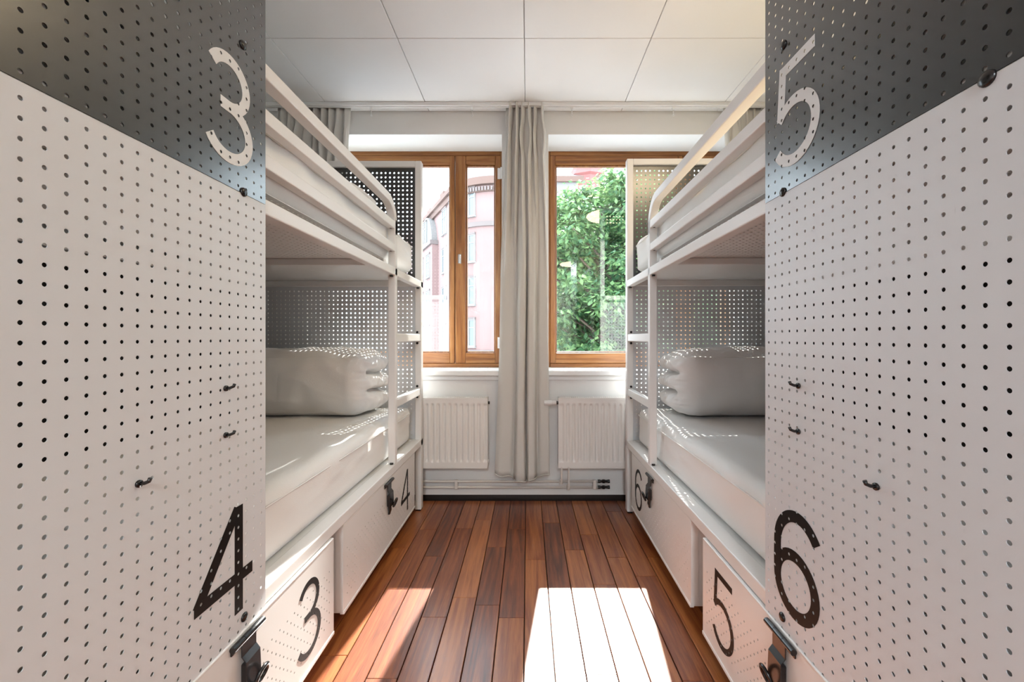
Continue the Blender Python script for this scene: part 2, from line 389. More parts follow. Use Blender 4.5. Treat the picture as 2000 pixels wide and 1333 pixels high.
def bar_frame(m, x0, x1, z0, z1, y0, y1, w0, w1=None, wt=None, wb_=None):
    w1 = w0 if w1 is None else w1; wt = w0 if wt is None else wt; wb_ = w0 if wb_ is None else wb_
    return ([(x0, x0+w0, z0, z1), (x1-w1, x1, z0, z1)], [(x0+w0, x1-w1, z1-wt, z1), (x0+w0, x1-w1, z0, z0+wb_)])
def window(n, x0, x1, xm):
    W = empty('window_%d' % n, ((x0+x1)/2, YF, SILL), kind='structure')
    ox, oy, oz = W.location
    def piece(name, x0, x1, z0, z1, y0, y1, mat, par=W, bev=0.004):
        return MB().box(x0-ox, x1-ox, y0-oy, y1-oy, z0-oz, z1-oz).build(name, mat, par, bevel=bev)
    Z0, Z1 = SILL, SOFF; yb = YF+0.09
    fw = 0.026
    piece('frame_jamb', x0, x0+fw, Z0, Z1, YF, yb, 'window_wood_v'); piece('frame_jamb', x1-fw, x1, Z0, Z1, YF, yb, 'window_wood_v')
    piece('frame_head', x0+fw, x1-fw, Z1-0.034, Z1, YF, yb, 'window_wood_h'); piece('frame_sill', x0+fw, x1-fw, Z0, Z0+0.026, YF-0.01, yb, 'window_wood_h')
    for (a, b, sl, sr, nm) in ((x0+fw, xm-0.002, 0.036, 0.032, 'fixed_sash'), (xm+0.002, x1-fw, 0.07, 0.036, 'casement')):
        za, zb = Z0+0.028, Z1-0.036; y0, y1 = YF-0.006, YF+0.06
        s = piece(nm, a, a+sl, za, zb, y0, y1, 'window_wood_v')
        piece('stile', b-sr, b, za, zb, y0, y1, 'window_wood_v', s)
        piece('top_rail', a+sl, b-sr, 2.195, zb, y0, y1, 'window_wood_h', s); piece('bottom_rail', a+sl, b-sr, za, 0.912, y0, y1, 'window_wood_h', s)
        # glazing beads stand back from the sash face
        ga, gb, gz0, gz1 = a+sl, b-sr, 0.912, 2.195; t = 0.010
        mm = MB()
        for (p, q, r_, s_) in ((ga, ga+t, gz0, gz1), (gb-t, gb, gz0, gz1), (ga+t, gb-t, gz1-t, gz1), (ga+t, gb-t, gz0, gz0+t)):
            mm.box(p-ox, q-ox, YF+0.008-oy, YF+0.03-oy, r_-oz, s_-oz)
        mm.build('glazing_bead', 'window_wood_v', s, bevel=0.003)
        g = MB(); g.add([(ga-ox, YF+0.036-oy, gz0-oz), (gb-ox, YF+0.036-oy, gz0-oz), (gb-ox, YF+0.036-oy, gz1-oz), (ga-ox, YF+0.036-oy, gz1-oz)], [(0, 1, 2, 3)])
        g.build('pane', 'window_glass', s, recalc=False)
        if nm == 'casement':
            hx, hz = a+0.032, 1.552
            h = MB().box(hx-0.010-ox, hx+0.010-ox, y0-0.006-oy, y0-oy, hz-0.035-oz, hz+0.03-oz)
            h.cyl((hx-ox, y0-oy, hz+0.012-oz), (hx-ox, y0-0.035-oy, hz+0.012-oz), 0.008)
            h.box(hx-0.007-ox, hx+0.007-ox, y0-0.042-oy, y0-0.03-oy, hz-0.038-oz, hz+0.02-oz)
            tag(h.build('handle', 'chrome', s, bevel=0.002), 'small chrome lever handle')
            for hz in (2.13, 0.98):
                MB().cyl((b+0.006-ox, y0-0.006-oy, hz-0.04-oz), (b+0.006-ox, y0-0.006-oy, hz+0.04-oz), 0.008, 12).box(b-0.02-ox, b+0.025-ox, y0-0.003-oy, y0+0.001-oy, hz-0.038-oz, hz+0.038-oz).build('hinge', 'chrome', s)
    sl = MB().box(x0-0.06-ox, x1+0.06-ox, YW-0.05-oy, YW-oy, SILL-0.032-oz, SILL-oz).box(x0-ox, x1-ox, YW-oy, YF+0.02-oy, SILL-0.03-oz, SILL-oz)
    sl.build('window_sill', 'reveal_paint', W, bevel=0.006, seg=3)
    MB().box(x0-0.05-ox, x1+0.05-ox, YW-0.016-oy, YW-oy, SILL-0.062-oz, SILL-0.032-oz).build('sill_apron', 'reveal_paint', W, bevel=0.004)
    # plaster reveal lining
    rv = MB().box(x0-ox, x1-ox, YW-0.001-oy, YF-oy, SOFF-0.003-oz, SOFF-oz)
    rv.box(x0-ox, x0+0.003-ox, YW-oy, YF-oy, SILL-oz, SOFF-0.003-oz).box(x1-0.003-ox, x1-ox, YW-oy, YF-oy, SILL-oz, SOFF-0.003-oz)
    rv.build('reveal', 'reveal_paint', W)
    return W
window(1, *WIN[0]); window(2, *WIN[1])

# ------------------------------------------------------------------ curtain track and curtains
tr = empty('curtain_track', (0, 2.46, ZC-0.026), label='long white ceiling track carrying the curtains above both windows', cat='curtain track')
MB().box(XW0+0.03, XW1-0.03, -0.016, 0.016, 0.004, 0.026).build('track', 'white_trim', tr, bevel=0.003)
MB().box(XW0+0.03, XW1-0.03, -0.004, 0.004, 0.0, 0.006).build('track_lip', 'white_trim', tr)
for gx in (-0.945, -0.337, 0.265, 0.877):
    g = MB().box(gx-0.007, gx+0.007, -0.008, 0.008, -0.016, 0.002).cyl((gx, 0, -0.014), (gx, 0, -0.045), 0.003, 8)
    g.tube([(gx+0.006*math.sin(t), 0, -0.048+0.006*math.cos(t)) for t in [2*PI*i/10 for i in range(10)]], 0.0018, 6, True)
    g.build('glider', 'white_trim', tr)

def curtain(cx_top, w_top, cx_bot, w_bot, z_bot, folds, seed, label, amp=1.0, yc=2.47, ridges=None):
    """pleated heading on the track; towards the hem the pleats relax into the broad folds in ridges (u, width, depth)"""
    rg = random.Random(seed); C = empty('curtain', (cx_top, yc, z_bot), label=label, cat='curtain', group='grey curtains on the window track')
    nx, nz = max(150, folds*18), 70; ztop = ZC-0.004
    ph = [rg.uniform(-0.6, 0.6) for _ in range(folds+2)]; am = [rg.uniform(0.55, 1.25) for _ in range(folds+2)]
    if ridges is None:
        ridges = []
        u = 0.05
        while u < 1: ridges.append((u, rg.uniform(0.035, 0.06), rg.uniform(0.022, 0.045))); u += rg.uniform(0.12, 0.19)
    rows = []
    for j in range(nz+1):
        t = j/nz; z = z_bot+(ztop-z_bot)*t
        s = t**0.9; cx = cx_bot*(1-s)+cx_top*s; wd = w_bot*(1-s)+w_top*s
        k_top = max(0.0, min(1.0, (t-0.42)/0.5)); k_top = k_top*k_top*(3-2*k_top)
        row = []
        for i in range(nx+1):
            u = i/nx; fi = u*folds; k = int(min(fi, folds-1)); q = fi-k
            th = 2*PI*fi+ph[k]*(1-q)+ph[k+1]*q
            A = 0.027*((1-q)*am[k]+q*am[k+1])*amp
            y1 = A*(math.sin(th)+0.3*math.sin(2*th+0.6)); x1 = 0.008*math.sin(2*th+1.2)
            y2 = 0.012*amp; x2 = 0
            for (c, w2, dp) in ridges:
                cc = c+0.03*math.sin(2.4*t+c*9)*t
                e = (u-cc)/w2; g = math.exp(-abs(e)**3.4); y2 -= amp*dp*g; x2 += w_bot*0.045*math.tanh(e*1.8)*math.exp(-abs(e/1.5)**2)
            x = cx+(u-0.5)*wd+x1*k_top+x2*(1-k_top); y = y1*k_top+y2*(1-k_top)
            x += 0.010*noise.noise((u*4+seed, t*2.6, 1.7)); y += 0.010*amp*noise.noise((u*4+seed, t*2.4, 4.4))
            if 0.86 < t < 0.96:      # cloth kinks under the heading tape
                p = math.sin((t-0.86)/0.10*PI); x += 0.012*p*math.sin(th*0.5+ph[k]*4); y += 0.008*p*math.sin(th+1.0)
            zz = z
            if j < 3: zz -= (0.030*math.exp(-((u-0.5)/0.28)**2)+0.006*math.sin(th*0.7+seed))*(1-j/3)
            row.append((x-cx_top, y, zz-z_bot))
        rows.append(row)
    o = MB().grid(rows).build('cloth', 'curtain_cloth', C, smooth=True, recalc=False)
    md = o.modifiers.new('thick', 'SOLIDIFY'); md.thickness = 0.0025
    MB().tube([(p[0], p[1]-0.002, p[2]+0.002) for p in rows[0]], 0.003, 6).build('hem', 'curtain_cloth', C, smooth=True)
    return C
curtain(-0.018, 0.225, -0.032, 0.315, 0.185, 6, 5, 'tall grey curtain gathered between the two windows', 0.95, 2.47, [(0.14, 0.14, 0.018), (0.45, 0.085, 0.072), (0.67, 0.075, 0.066), (0.92, 0.10, 0.022)])
curtain(-1.31, 0.44, -1.40, 0.40, 0.165, 9, 11, 'grey curtain bunched behind the bunk bed numbered three and four', 0.6, 2.49)
curtain(1.41, 0.42, 1.46, 0.36, 0.165, 9, 23, 'grey curtain bunched behind the bunk bed numbered five and six', 0.6, 2.49)

# ------------------------------------------------------------------ radiators and pipes
def radiator(x0, x1, label, valve):
    z0, z1, yf, yb = 0.236, 0.645, 2.455, 2.515
    R = empty('radiator', ((x0+x1)/2, yb, z0), label=label, cat='radiator', group='white panel radiators under the windows')
    ox, oy, oz = R.location
    pitch = 0.0348; n = int((x1-x0-0.03)/pitch); xs = []; st = (x1-x0-n*pitch)/2
    cols = [x0, x0+st]+[x0+st+i*pitch/10 for i in range(1, n*10)]+[x1-st, x1]
    zr = [z0, z0+0.022]+[z0+0.024+i*0.004 for i in range(7)]+[z1-0.048+i*0.004 for i in range(7)]+[z1-0.02, z1]
    rows = []
    for z in zr:
        k = min(1, max(0, (z-z0-0.024)/0.022))*min(1, max(0, (z1-0.022-z)/0.022)); k = k*k*(3-2*k); r = []
        for x in cols:
            d = 0
            if x0+st <= x <= x1-st:
                q = ((x-x0-st)/pitch) % 1.0; t = abs(q-0.5)*2       # 0 centre of rib
                d = -0.004+0.012*(1 if t < 0.45 else max(0, (0.85-t)/0.40) if t < 0.85 else 0)*1.0
                d = 0.010*(1-d/0.008) if d > 0 else 0.010
            r.append((x-ox, yf+0.002+d*k-oy, z-oz))
        rows.append(r)
    MB().grid(rows).build('front_panel', 'radiator_paint', R, smooth=True, recalc=False)
    MB().box(x0-ox, x1-ox, yf+0.03-oy, yb-oy, z0+0.004-oz, z1-0.012-oz).build('rear_panel', 'radiator_paint', R, bevel=0.004)
    for x in (x0, x1-0.0025): MB().box(x-ox-0.001, x+0.0035-ox, yf-oy, yb-oy, z0-oz, z1+0.006-oz).build('side_cover', 'radiator_paint', R, bevel=0.001)
    # top grille: pierced sheet
    g = MB(); cs = frange(x0+0.016, x1-0.016, 0.013); 
    perf(g, x0, x1, yf, yb, cs, [yf+0.012, yf+0.024, yf+0.036, yf+0.048], 0.0040, 8, 0.002, lambda u, v, d: (u-ox, v-oy, z1+0.006-d-oz))
    g.box(x0-ox, x1-ox, yf-0.001-oy, yf+0.002-oy, z1-0.006-oz, z1+0.006-oz)
    g.build('top_grille', 'radiator_paint', R)
    MB().box(x0-ox, x1-ox, yf+0.004-oy, yf+0.02-oy, z0-0.012-oz, z0-oz).build('bottom_lip', 'radiator_paint', R, bevel=0.003)
    for x in (x0+0.12, x1-0.12): MB().box(x-0.015-ox, x+0.015-ox, yb-oy, YW-0.0005-oy, z0+0.06-oz, z1-0.06-oz).build('bracket', 'radiator_paint', R)
    if valve:
        yv, zv = 2.462, 0.622
        MB().cyl((x0-ox, yv-oy, zv-oz), (x0-0.012-ox, yv-oy, zv-oz), 0.010, 14).build('valve_nut', 'black_metal', R)
        v = MB().cyl((x0-0.012-ox, yv-oy, zv-oz), (x0-0.04-ox, yv-oy, zv-oz), 0.013, 18).cyl((x0-0.04-ox, yv-oy, zv-oz), (x0-0.086-ox, yv-oy, zv-oz), 0.0165, 20, 0.0155)
        v.build('thermostat_head', 'white_trim', R, bevel=0.002)
        for x, zb in ((x0+0.02, 0.131), (x0+0.063, 0.095)):
            MB().tube([(x-ox, yv-oy, z0-oz), (x-ox, yv-oy, zb+0.03-oz), (x-ox, yv+0.006-oy, zb+0.012-oz), (x-ox, 2.505-oy, zb-oz)], 0.0062, 10).cyl((x-ox, 2.505-oy, zb-0.014-oz), (x-ox, 2.505-oy, zb+0.014-oz), 0.0105, 12).build('feed_pipe', 'pipe_paint', R)
    else:
        MB().cyl((x1-ox, 2.49-oy, 0.618-oz), (x1+0.010-ox, 2.49-oy, 0.618-oz), 0.009, 12).build('bleed_plug', 'black_metal', R)
        MB().cyl((x1-ox, 2.49-oy, 0.262-oz), (x1+0.006-ox, 2.49-oy, 0.262-oz), 0.011, 12).build('end_cap', 'radiator_paint', R)
    return R
radiator(-1.15, -0.243, 'white ribbed radiator without a valve, under the pink building view', False)
radiator(0.184, 1.10, 'white ribbed radiator with thermostat valve under the tree view', True)
for i, z in enumerate((0.131, 0.095)):
    P = empty('heating_pipe', (-0.5, 2.51, z), label=('upper' if i == 0 else 'lower')+' of two thin heating pipes running low along the wall', cat='pipe', group='heating pipes')
    MB().cyl((-1.1, 0, 0), (0.93, 0, 0), 0.0068, 12).build('pipe', 'pipe_paint', P, smooth=True)
    mm = MB().cyl((0.93, 0, 0), (0.945, 0, 0), 0.011, 8).cyl((0.945, 0, 0), (0.99, 0, 0), 0.0085, 12).cyl((0.958, 0, 0), (0.972, 0, 0), 0.0125, 6).cyl((0.99, 0, 0), (1.003, 0, 0), 0.011, 8)
    tag(mm.build('end_fitting', 'black_metal', P), 'dark metal compression fitting')
for x in (-0.44, 0.41):
    o = MB().box(-0.010, 0.010, -0.012, 0.010, -0.028, 0.028).box(-0.007, 0.007, 0.010, 0.04, -0.012, 0.012).build('pipe_clip', 'pipe_paint', bevel=0.003)
    o.location = (x, 2.51, 0.113)
    tag(o, 'small white clip holding both heating pipes, '+('under the plain radiator' if x < 0 else 'near the dark pipe ends'), 'pipe clip', 'pipe clips')

# ------------------------------------------------------------------ soft goods
def soft_box(w_, d_, h_, r, nx, ny, nz, disp):
    """rounded box centred in x, y, base at z=0, built face by face; disp(p, n) -> offset vector"""
    mb = MB()
    def pt(x, y, z):
        # project to rounded box
        cx = max(-w_/2+r, min(w_/2-r, x)); cy = max(-d_/2+r, min(d_/2-r, y)); cz = max(r, min(h_-r, z))
        v = Vector((x-cx, y-cy, z-cz)); n = v.normalized() if v.length > 1e-9 else Vector((0, 0, 1))
        p = Vector((cx, cy, cz))+n*r
        return tuple(p+disp(p, n))
    X = [-w_/2+w_*i/nx for i in range(nx+1)]; Y = [-d_/2+d_*i/ny for i in range(ny+1)]; Z = [h_*i/nz for i in range(nz+1)]
    mb.grid([[pt(x, y, 0) for x in X] for y in Y]); mb.grid([[pt(x, y, h_) for x in X] for y in Y])
    mb.grid([[pt(x, -d_/2, z) for x in X] for z in Z]); mb.grid([[pt(x, d_/2, z) for x in X] for z in Z])
    mb.grid([[pt(-w_/2, y, z) for y in Y] for z in Z]); mb.grid([[pt(w_/2, y, z) for y in Y] for z in Z])
    return mb
def mattress(name_label, loc, rz, w_, l_, h_, seed):
    M = empty('mattress', loc, rz, label=name_label, cat='mattress', group='white bunk mattresses')
    def disp(p, n):
        q = noise.noise((p.x*3.1+seed, p.y*2.3, p.z*3))*0.008+noise.noise((p.x*9+seed, p.y*6, p.z*8))*0.003
        # fitted-sheet ripples along the top edge
        if p.z > h_*0.55: q += 0.004*math.sin(p.y*26+seed+4*noise.noise((p.y*2, p.x*2, seed)))*max(0, abs(p.x)-w_*0.30)/(w_*0.2)
        return n*q*(1 if p.z > 0.03 else 0.0)
    soft_box(w_, l_, h_, 0.042, 34, 90, 16, disp).build('mattress_body', 'mattress_cover', M, smooth=True, weld=True)
    # piped seam round the top
    pts = []
    a, b, zz = w_/2+0.0035, l_/2+0.0035, h_*0.80; rr = 0.05
    for cx, cy, a0 in ((a-rr, b-rr, 0), (-a+rr, b-rr, 90), (-a+rr, -b+rr, 180), (a-rr, -b+rr, 270)):
        pts += [(cx+rr*math.cos(math.radians(a0+t)), cy+rr*math.sin(math.radians(a0+t)), zz) for t in (0, 30, 60, 90)]
    MB().tube(pts, 0.0028, 6, True).build('seam_piping', 'mattress_cover', M, smooth=True)
    return M
def duvet(label, loc, rz, w_, d_, h_, side, seed):
    """folded duvet: closed fold faces the viewer, layered end faces the aisle (local x = side)"""
    D = empty('folded_duvet', loc, rz, label=label, cat='duvet', group='folded white duvets on the bunks')
    cr = [0.34, 0.66]
    def disp(p, n):
        q = noise.noise((p.x*4+seed, p.y*4, p.z*4))*0.014
        # long soft wrinkles
        q += 0.006*noise.noise((p.x*11+seed, p.y*9, p.z*9.0))+0.005*(1-2*abs(noise.noise((p.x*7+p.z*5+seed, p.y*8, p.z*4-p.x*3))))
        v = n*q
        e = side*p.x-(w_/2-0.06)
        fade = min(1, max(0, (p.y+d_/2-0.055)/0.05))
        if e > 0:
            k = min(1, e/0.055)
            for c in cr:
                zc = c*h_+0.02*noise.noise((p.y*6, seed, c*9))+0.012*math.sin(p.y*9+c*7)
                g = math.exp(-((p.z-zc)/0.013)**2)
                v.x -= side*0.055*g*k*(0.10+0.90*fade)
            v.x += side*0.020*k*(abs(math.sin(p.z/h_*3*PI)))*fade
            v.x += side*0.012*noise.noise((p.y*30+seed, p.z*26, 2.0))*k
            # gathered cover edge at the front corner
            v += Vector((0, -0.008, 0))*abs(math.sin(p.z*85+5*noise.noise((p.z*12, seed, 1))))*k*(1-fade)
        # creases fanning from the corners of the front
        f = max(0, -n.y); v.y -= f*(0.030*math.cos(p.x/w_*PI)*math.sin(p.z/h_*PI))
        v.y -= f*0.006*math.sin((p.x*side+p.z*0.8)*38+3*noise.noise((p.x*5, p.z*5, seed)))*max(0, abs(p.x)/(w_/2)-0.45)
        if p.z > h_*0.9: v.z += 0.02*math.cos(p.x/w_*PI)*math.cos(p.y/d_*PI)-0.01
        if p.z < 0.02: v.z = max(v.z, 0)*0.2
        return v
    soft_box(w_, d_, h_, min(0.09, h_*0.36), 84, 56, 60, disp).build('duvet_body', 'linen', D, smooth=True, weld=True)
    return D

# ------------------------------------------------------------------ bunk beds
T = 0.036                       # square tube
def bed(side, D, rz, y_end, nums, lab):
    Y0 = 0.40
    B = empty('bunk_bed', (side*D, Y0, 0), rz, label=lab, cat='bunk bed', group='white steel bunk beds either side of the aisle')
    x = lambda t: side*t          # t: distance behind the aisle face
    YE = y_end-Y0; WB = 0.955
    ytag = lambda y: y-Y0
    mk = lambda name, mat='white_steel', bev=0.003, par=B: (lambda m: m.build(name, mat, par, bevel=bev))
    def bx(name, t0, t1, y0, y1, z0, z1, mat='white_steel', par=B, bev=0.0035):
        a, b = sorted((x(t0), x(t1)))
        return MB().box(a, b, y0, y1, z0, z1).build(name, mat, par, bevel=bev)
    YL = 1.92-Y0 if side < 0 else 1.905-Y0          # ladder post
    TOP = 2.05
    # posts
    foot = []
    for (t, y, nm) in ((0.0, YE-0.045, 'end_post'), (WB-T, YE-0.045, 'end_post'), (WB-T, 0.0, 'head_post'), (0.004, 0.0, 'head_post')):
        p = bx(nm, t, t+T, y, y+0.045, 0.008, TOP)
        fm = MB().box(*sorted((x(t+0.004), x(t+T-0.004))), y+0.004, y+0.041, 0, 0.01).build('foot_pad', 'black_metal', p)
    lp = bx('ladder_post', 0.0, T-0.002, YL, YL+0.032, 0.419, 1.575)
    # plugs on the ladder post and frame
    for (t, y, z) in ((0.016, YL-0.004, 0.4195), (0.014, YL-0.012, 1.300)):
        MB().cyl((x(t), y, z), (x(t), y, z+0.007), 0.008, 12).build('plug', 'black_metal', B)
    MB().cyl((x(0.016), YE-0.052, 1.3005), (x(0.016), YE-0.052, 1.309), 0.008, 12).build('plug', 'black_metal', B)
    # guard rail loop: top rail bends down into the ladder post
    R = 0.105; zt = 1.652; secs = []
    path = [(0.03, zt, 0, 1)]
    for i in range(0, 13):
        a = PI/2*i/12; path.append((YL+0.016-R+R*math.sin(a), zt-R+R*math.cos(a), math.sin(a), math.cos(a)))
    path.append((YL+0.016, 1.50, 1, 0))
    h = T/2
    for (yy, zz, ny, nz) in path:
        secs.append([(x(0), yy+ny*h*0.9, zz+nz*h), (x(T), yy+ny*h*0.9, zz+nz*h), (x(T), yy-ny*h*0.9, zz-nz*h), (x(0), yy-ny*h*0.9, zz-nz*h)])
    MB().sweep(secs).build('guard_rail', 'white_steel', B, bevel=0.003)
    for z in (1.528, 1.421):
        bx('guard_rail', 0.001, T-0.002, 0.03, YL+0.002, z, z+0.035)
    for z in (1.528, 1.421):
        MB().cyl((x(0.018), YL-0.010, z-0.0012), (x(0.018), YL-0.010, z+0.001), 0.005, 10).build('plug', 'black_metal', B)
    # upper frame
    bx('upper_side_rail', 0.0, T, 0.0, YE, 1.309, 1.346)
    bx('upper_side_rail', WB-T, WB, 0.045, YE-0.045, 1.309, 1.346)
    bx('upper_end_rail', T, WB-T, YE-0.044, YE-0.008, 1.314, 1.349)
    bx('upper_end_rail', T, WB-T, 0.004, 0.04, 1.314, 1.349)
    bx('cross_rail', T, WB-T, YL-0.05, YL-0.02, 1.348, 1.379)
    bx('base_sheet', T, WB-T, YL-0.02, YE-0.04, 1.349, 1.352, bev=0)
    u = MB(); perf(u, T, WB-T, 0.04, YL-0.05, frange(T+0.02, WB-T-0.015, 0.025), frange(0.06, YL-0.065, 0.025), 0.0040, 8, 0.0015, lambda a, b, d: (x(a), b, 1.379+d))
    u.build('perforated_base', 'white_steel', B)
    # lower frame / ledge
    bx('ledge_rail', 0.0, 0.05, 0.0, YE-0.001, 0.381, 0.419)
    bx('lower_side_rail', WB-T, WB, 0.045, YE-0.045, 0.381, 0.419)
    bx('lower_end_rail', 0.05, WB-T, YE-0.044, YE-0.008, 0.381, 0.419)
    bx('lower_end_rail', 0.05, WB-T, 0.004, 0.04, 0.381, 0.419)
    bx('base_sheet', 0.05, WB-T, 0.04, YE-0.04, 0.408, 0.412, bev=0)
    # ladder rungs with bolts
    for z in (0.70, 1.015):
        bx('ladder_rung', 0.003, T-0.003, YL+0.032, YE-0.045, z-0.020, z+0.020)
        for s in (-1, 1):
            MB().cyl((x(0.022), YE-0.049, z+s*0.032), (x(0.022), YE-0.0445, z+s*0.032), 0.0068, 14).build('bolt', 'black_metal', B)
    # end panels (window end): white below, black above, each in its frame
    ye = YE-0.03
    ep = MB(); cu = frange(0.060, WB-T-0.012, 0.0255)
    perf(ep, T, WB-T, 0.42, 1.314, cu, frange(0.445, 1.300, 0.0255), 0.0040, 12, 0.0015, lambda a, b, d: (x(a), ye+d, b))
    ep.build('end_panel', 'white_panel', B)
    ep = MB()
    perf(ep, T, WB-T, 1.35, TOP-0.036, cu, frange(1.372, TOP-0.048, 0.0255), 0.0048, 12, 0.0015, lambda a, b, d: (x(a), ye+d, b))
    tag(ep.build('end_panel', 'black_panel', B), 'black perforated sheet at the window end')
    bx('end_panel_top', T, WB-T, YE-0.045, YE, TOP-0.036, TOP)
    bx('added_dark_board', WB-T-0.004, WB-T-0.001, 0.045, YE-0.045, 0.42, 1.30, 'dark_board', bev=0)  # unseen matt board, added so the aisle panel holes look dark
    bx('added_dark_board', WB-T-0.004, WB-T-0.001, 0.045, YE-0.045, 1.385, 1.75, 'dark_board', bev=0)  # same added darkening board for the upper bunk
    bx('head_panel', T, WB-T, 0.018, 0.022, 0.42, TOP, 'white_panel', bev=0)
    bx('head_panel_top', T, WB-T, 0.0, 0.04, TOP-0.036, TOP)
    # aisle panels near the head: white lower, black upper, drilled on a 25 mm grid
    PY0, PY1 = -0.02, 0.965-Y0 if side < 0 else 0.958-Y0
    rh = 0.0032; f0 = -0.0035
    fn = lambda uu, vv, d: (x(f0+d), uu, vv)
    fn_txt = (fn if side < 0 else (lambda uu, vv, d: fn(-uu, vv, d)))
    c_u = sorted([0.949-Y0-0.025*k for k in range(0, 22)]) if side < 0 else sorted([0.944-Y0-0.025*k for k in range(0, 22)])
    c_u = [c for c in c_u if c > PY0+0.006]
    hz0 = 1.0085 if side < 0 else 1.004
    rows_w = sorted([hz0+0.025*k for k in range(-25, 13) if 0.374 < hz0+0.025*k < 1.322]); rows_b = frange(1.341, TOP-0.012, 0.025)
    pw = MB(); perf(pw, PY0, PY1, 0.362, 1.3285, c_u, rows_w, rh, 12, 0.0012, fn); wp = pw.build('aisle_panel', 'white_panel', B)
    pb = MB(); perf(pb, PY0, PY1, 1.3300, TOP, c_u, rows_b, rh, 12, 0.0012, fn); bp_ = tag(pb.build('aisle_panel', 'black_panel', B), 'black perforated upper aisle panel')
    tH = lambda rows: [((c if side < 0 else -c), r_) for c in c_u for r_ in rows]
    lft = (0.758-Y0) if side < 0 else -(0.922-Y0)
    numeral(nums[1], 0.105, lft, 0.426, 0.228, fn_txt, tH(rows_w), rh, 'black_print', wp, 'black number '+nums[1])
    lft = (0.785-Y0) if side < 0 else -(0.912-Y0)
    numeral(nums[0], 0.105, lft, 1.378, 0.226, fn_txt, tH(rows_b), rh, 'white_print', bp_, 'white number '+nums[0])
    # panel bolts and coat pegs
    bolts = [(0.892, 0.404, wp), (0.890, 1.3325, bp_), (0.888, 1.652, bp_)]
    if side > 0: bolts.append((0.491, 1.327, bp_))
    for (y, z, par) in bolts:
        yy = y-Y0
        mbolt = MB(); sec = []
        for (dd, rr) in ((-0.0, 0.0098), (-0.0022, 0.0095), (-0.0042, 0.0070), (-0.0052, 0.0030)):
            sec.append([(x(f0+dd), yy+rr*math.cos(2*PI*k/18), z+rr*math.sin(2*PI*k/18)) for k in range(18)])
        mbolt.sweep(sec).build('bolt', 'black_metal', par, smooth=True)
    pegs = [(0.837, 0.915), (0.837, 0.819), (0.650, 0.786)] if side < 0 else [(0.838, 0.920), (0.838, 0.826), (0.649, 0.782)]
    for (y, z) in pegs:
        yy = y-Y0
        pg = MB().tube([(x(f0), yy, z-0.004), (x(f0-0.010), yy, z-0.003), (x(f0-0.017), yy, z), (x(f0-0.019), yy, z+0.005)], 0.0030, 10)
        pg.cyl((x(f0), yy, z-0.004), (x(f0-0.003), yy, z-0.004), 0.006, 12)
        tag(pg.build('coat_peg', 'black_metal', wp, smooth=True), 'small black coat peg')
    return B
bedL = bed(-1, 0.624, 0.0, 2.43, '34', 'white steel bunk bed numbered three and four, black upper panel on the aisle')
bedR = bed(1, 0.556, -math.radians(0.5), 2.40, '56', 'white steel bunk bed numbered five and six, under the warm ceiling lamp')

def on_bed(side, D, rz, t, y):      # world spot of a point t behind the aisle face at depth y
    lx, ly = side*t, y-0.40
    return (side*D+lx*math.cos(rz)-ly*math.sin(rz), 0.40+lx*math.sin(rz)+ly*math.cos(rz))
for side, D, rz, ye, nn in ((-1, 0.624, 0.0, 2.43, ('three', 'four')), (1, 0.556, -math.radians(0.5), 2.40, ('five', 'six'))):
    ym = (0.445+ye-0.055)/2; L = ye-0.055-0.445
    px, py = on_bed(side, D, rz, 0.052+0.43, ym)
    mattress('white mattress on the lower bunk above the drawer marked %s' % nn[1], (px, py, 0.4125), rz, 0.855, L, 0.205, 3+side)
    px, py = on_bed(side, D, rz, 0.040+0.435, ym)
    mattress('white mattress behind the guard rails of upper bunk number %s' % nn[0], (px, py, 1.3845), rz, 0.865, L, 0.185, 9+side)
    px, py = on_bed(side, D, rz, 0.17+0.35, 2.155)
    duvet('thick folded white duvet on lower bunk number %s by the ladder' % nn[1], (px, py, 0.623), rz, 0.70, 0.36, 0.33, -side, 4+7*side)
    px, py = on_bed(side, D, rz, 0.21+0.34, 2.13)
    duvet('folded white duvet on upper bunk number %s behind the rails' % nn[0], (px, py, 1.572), rz, 0.66, 0.36, 0.235, -side, 14+7*side)

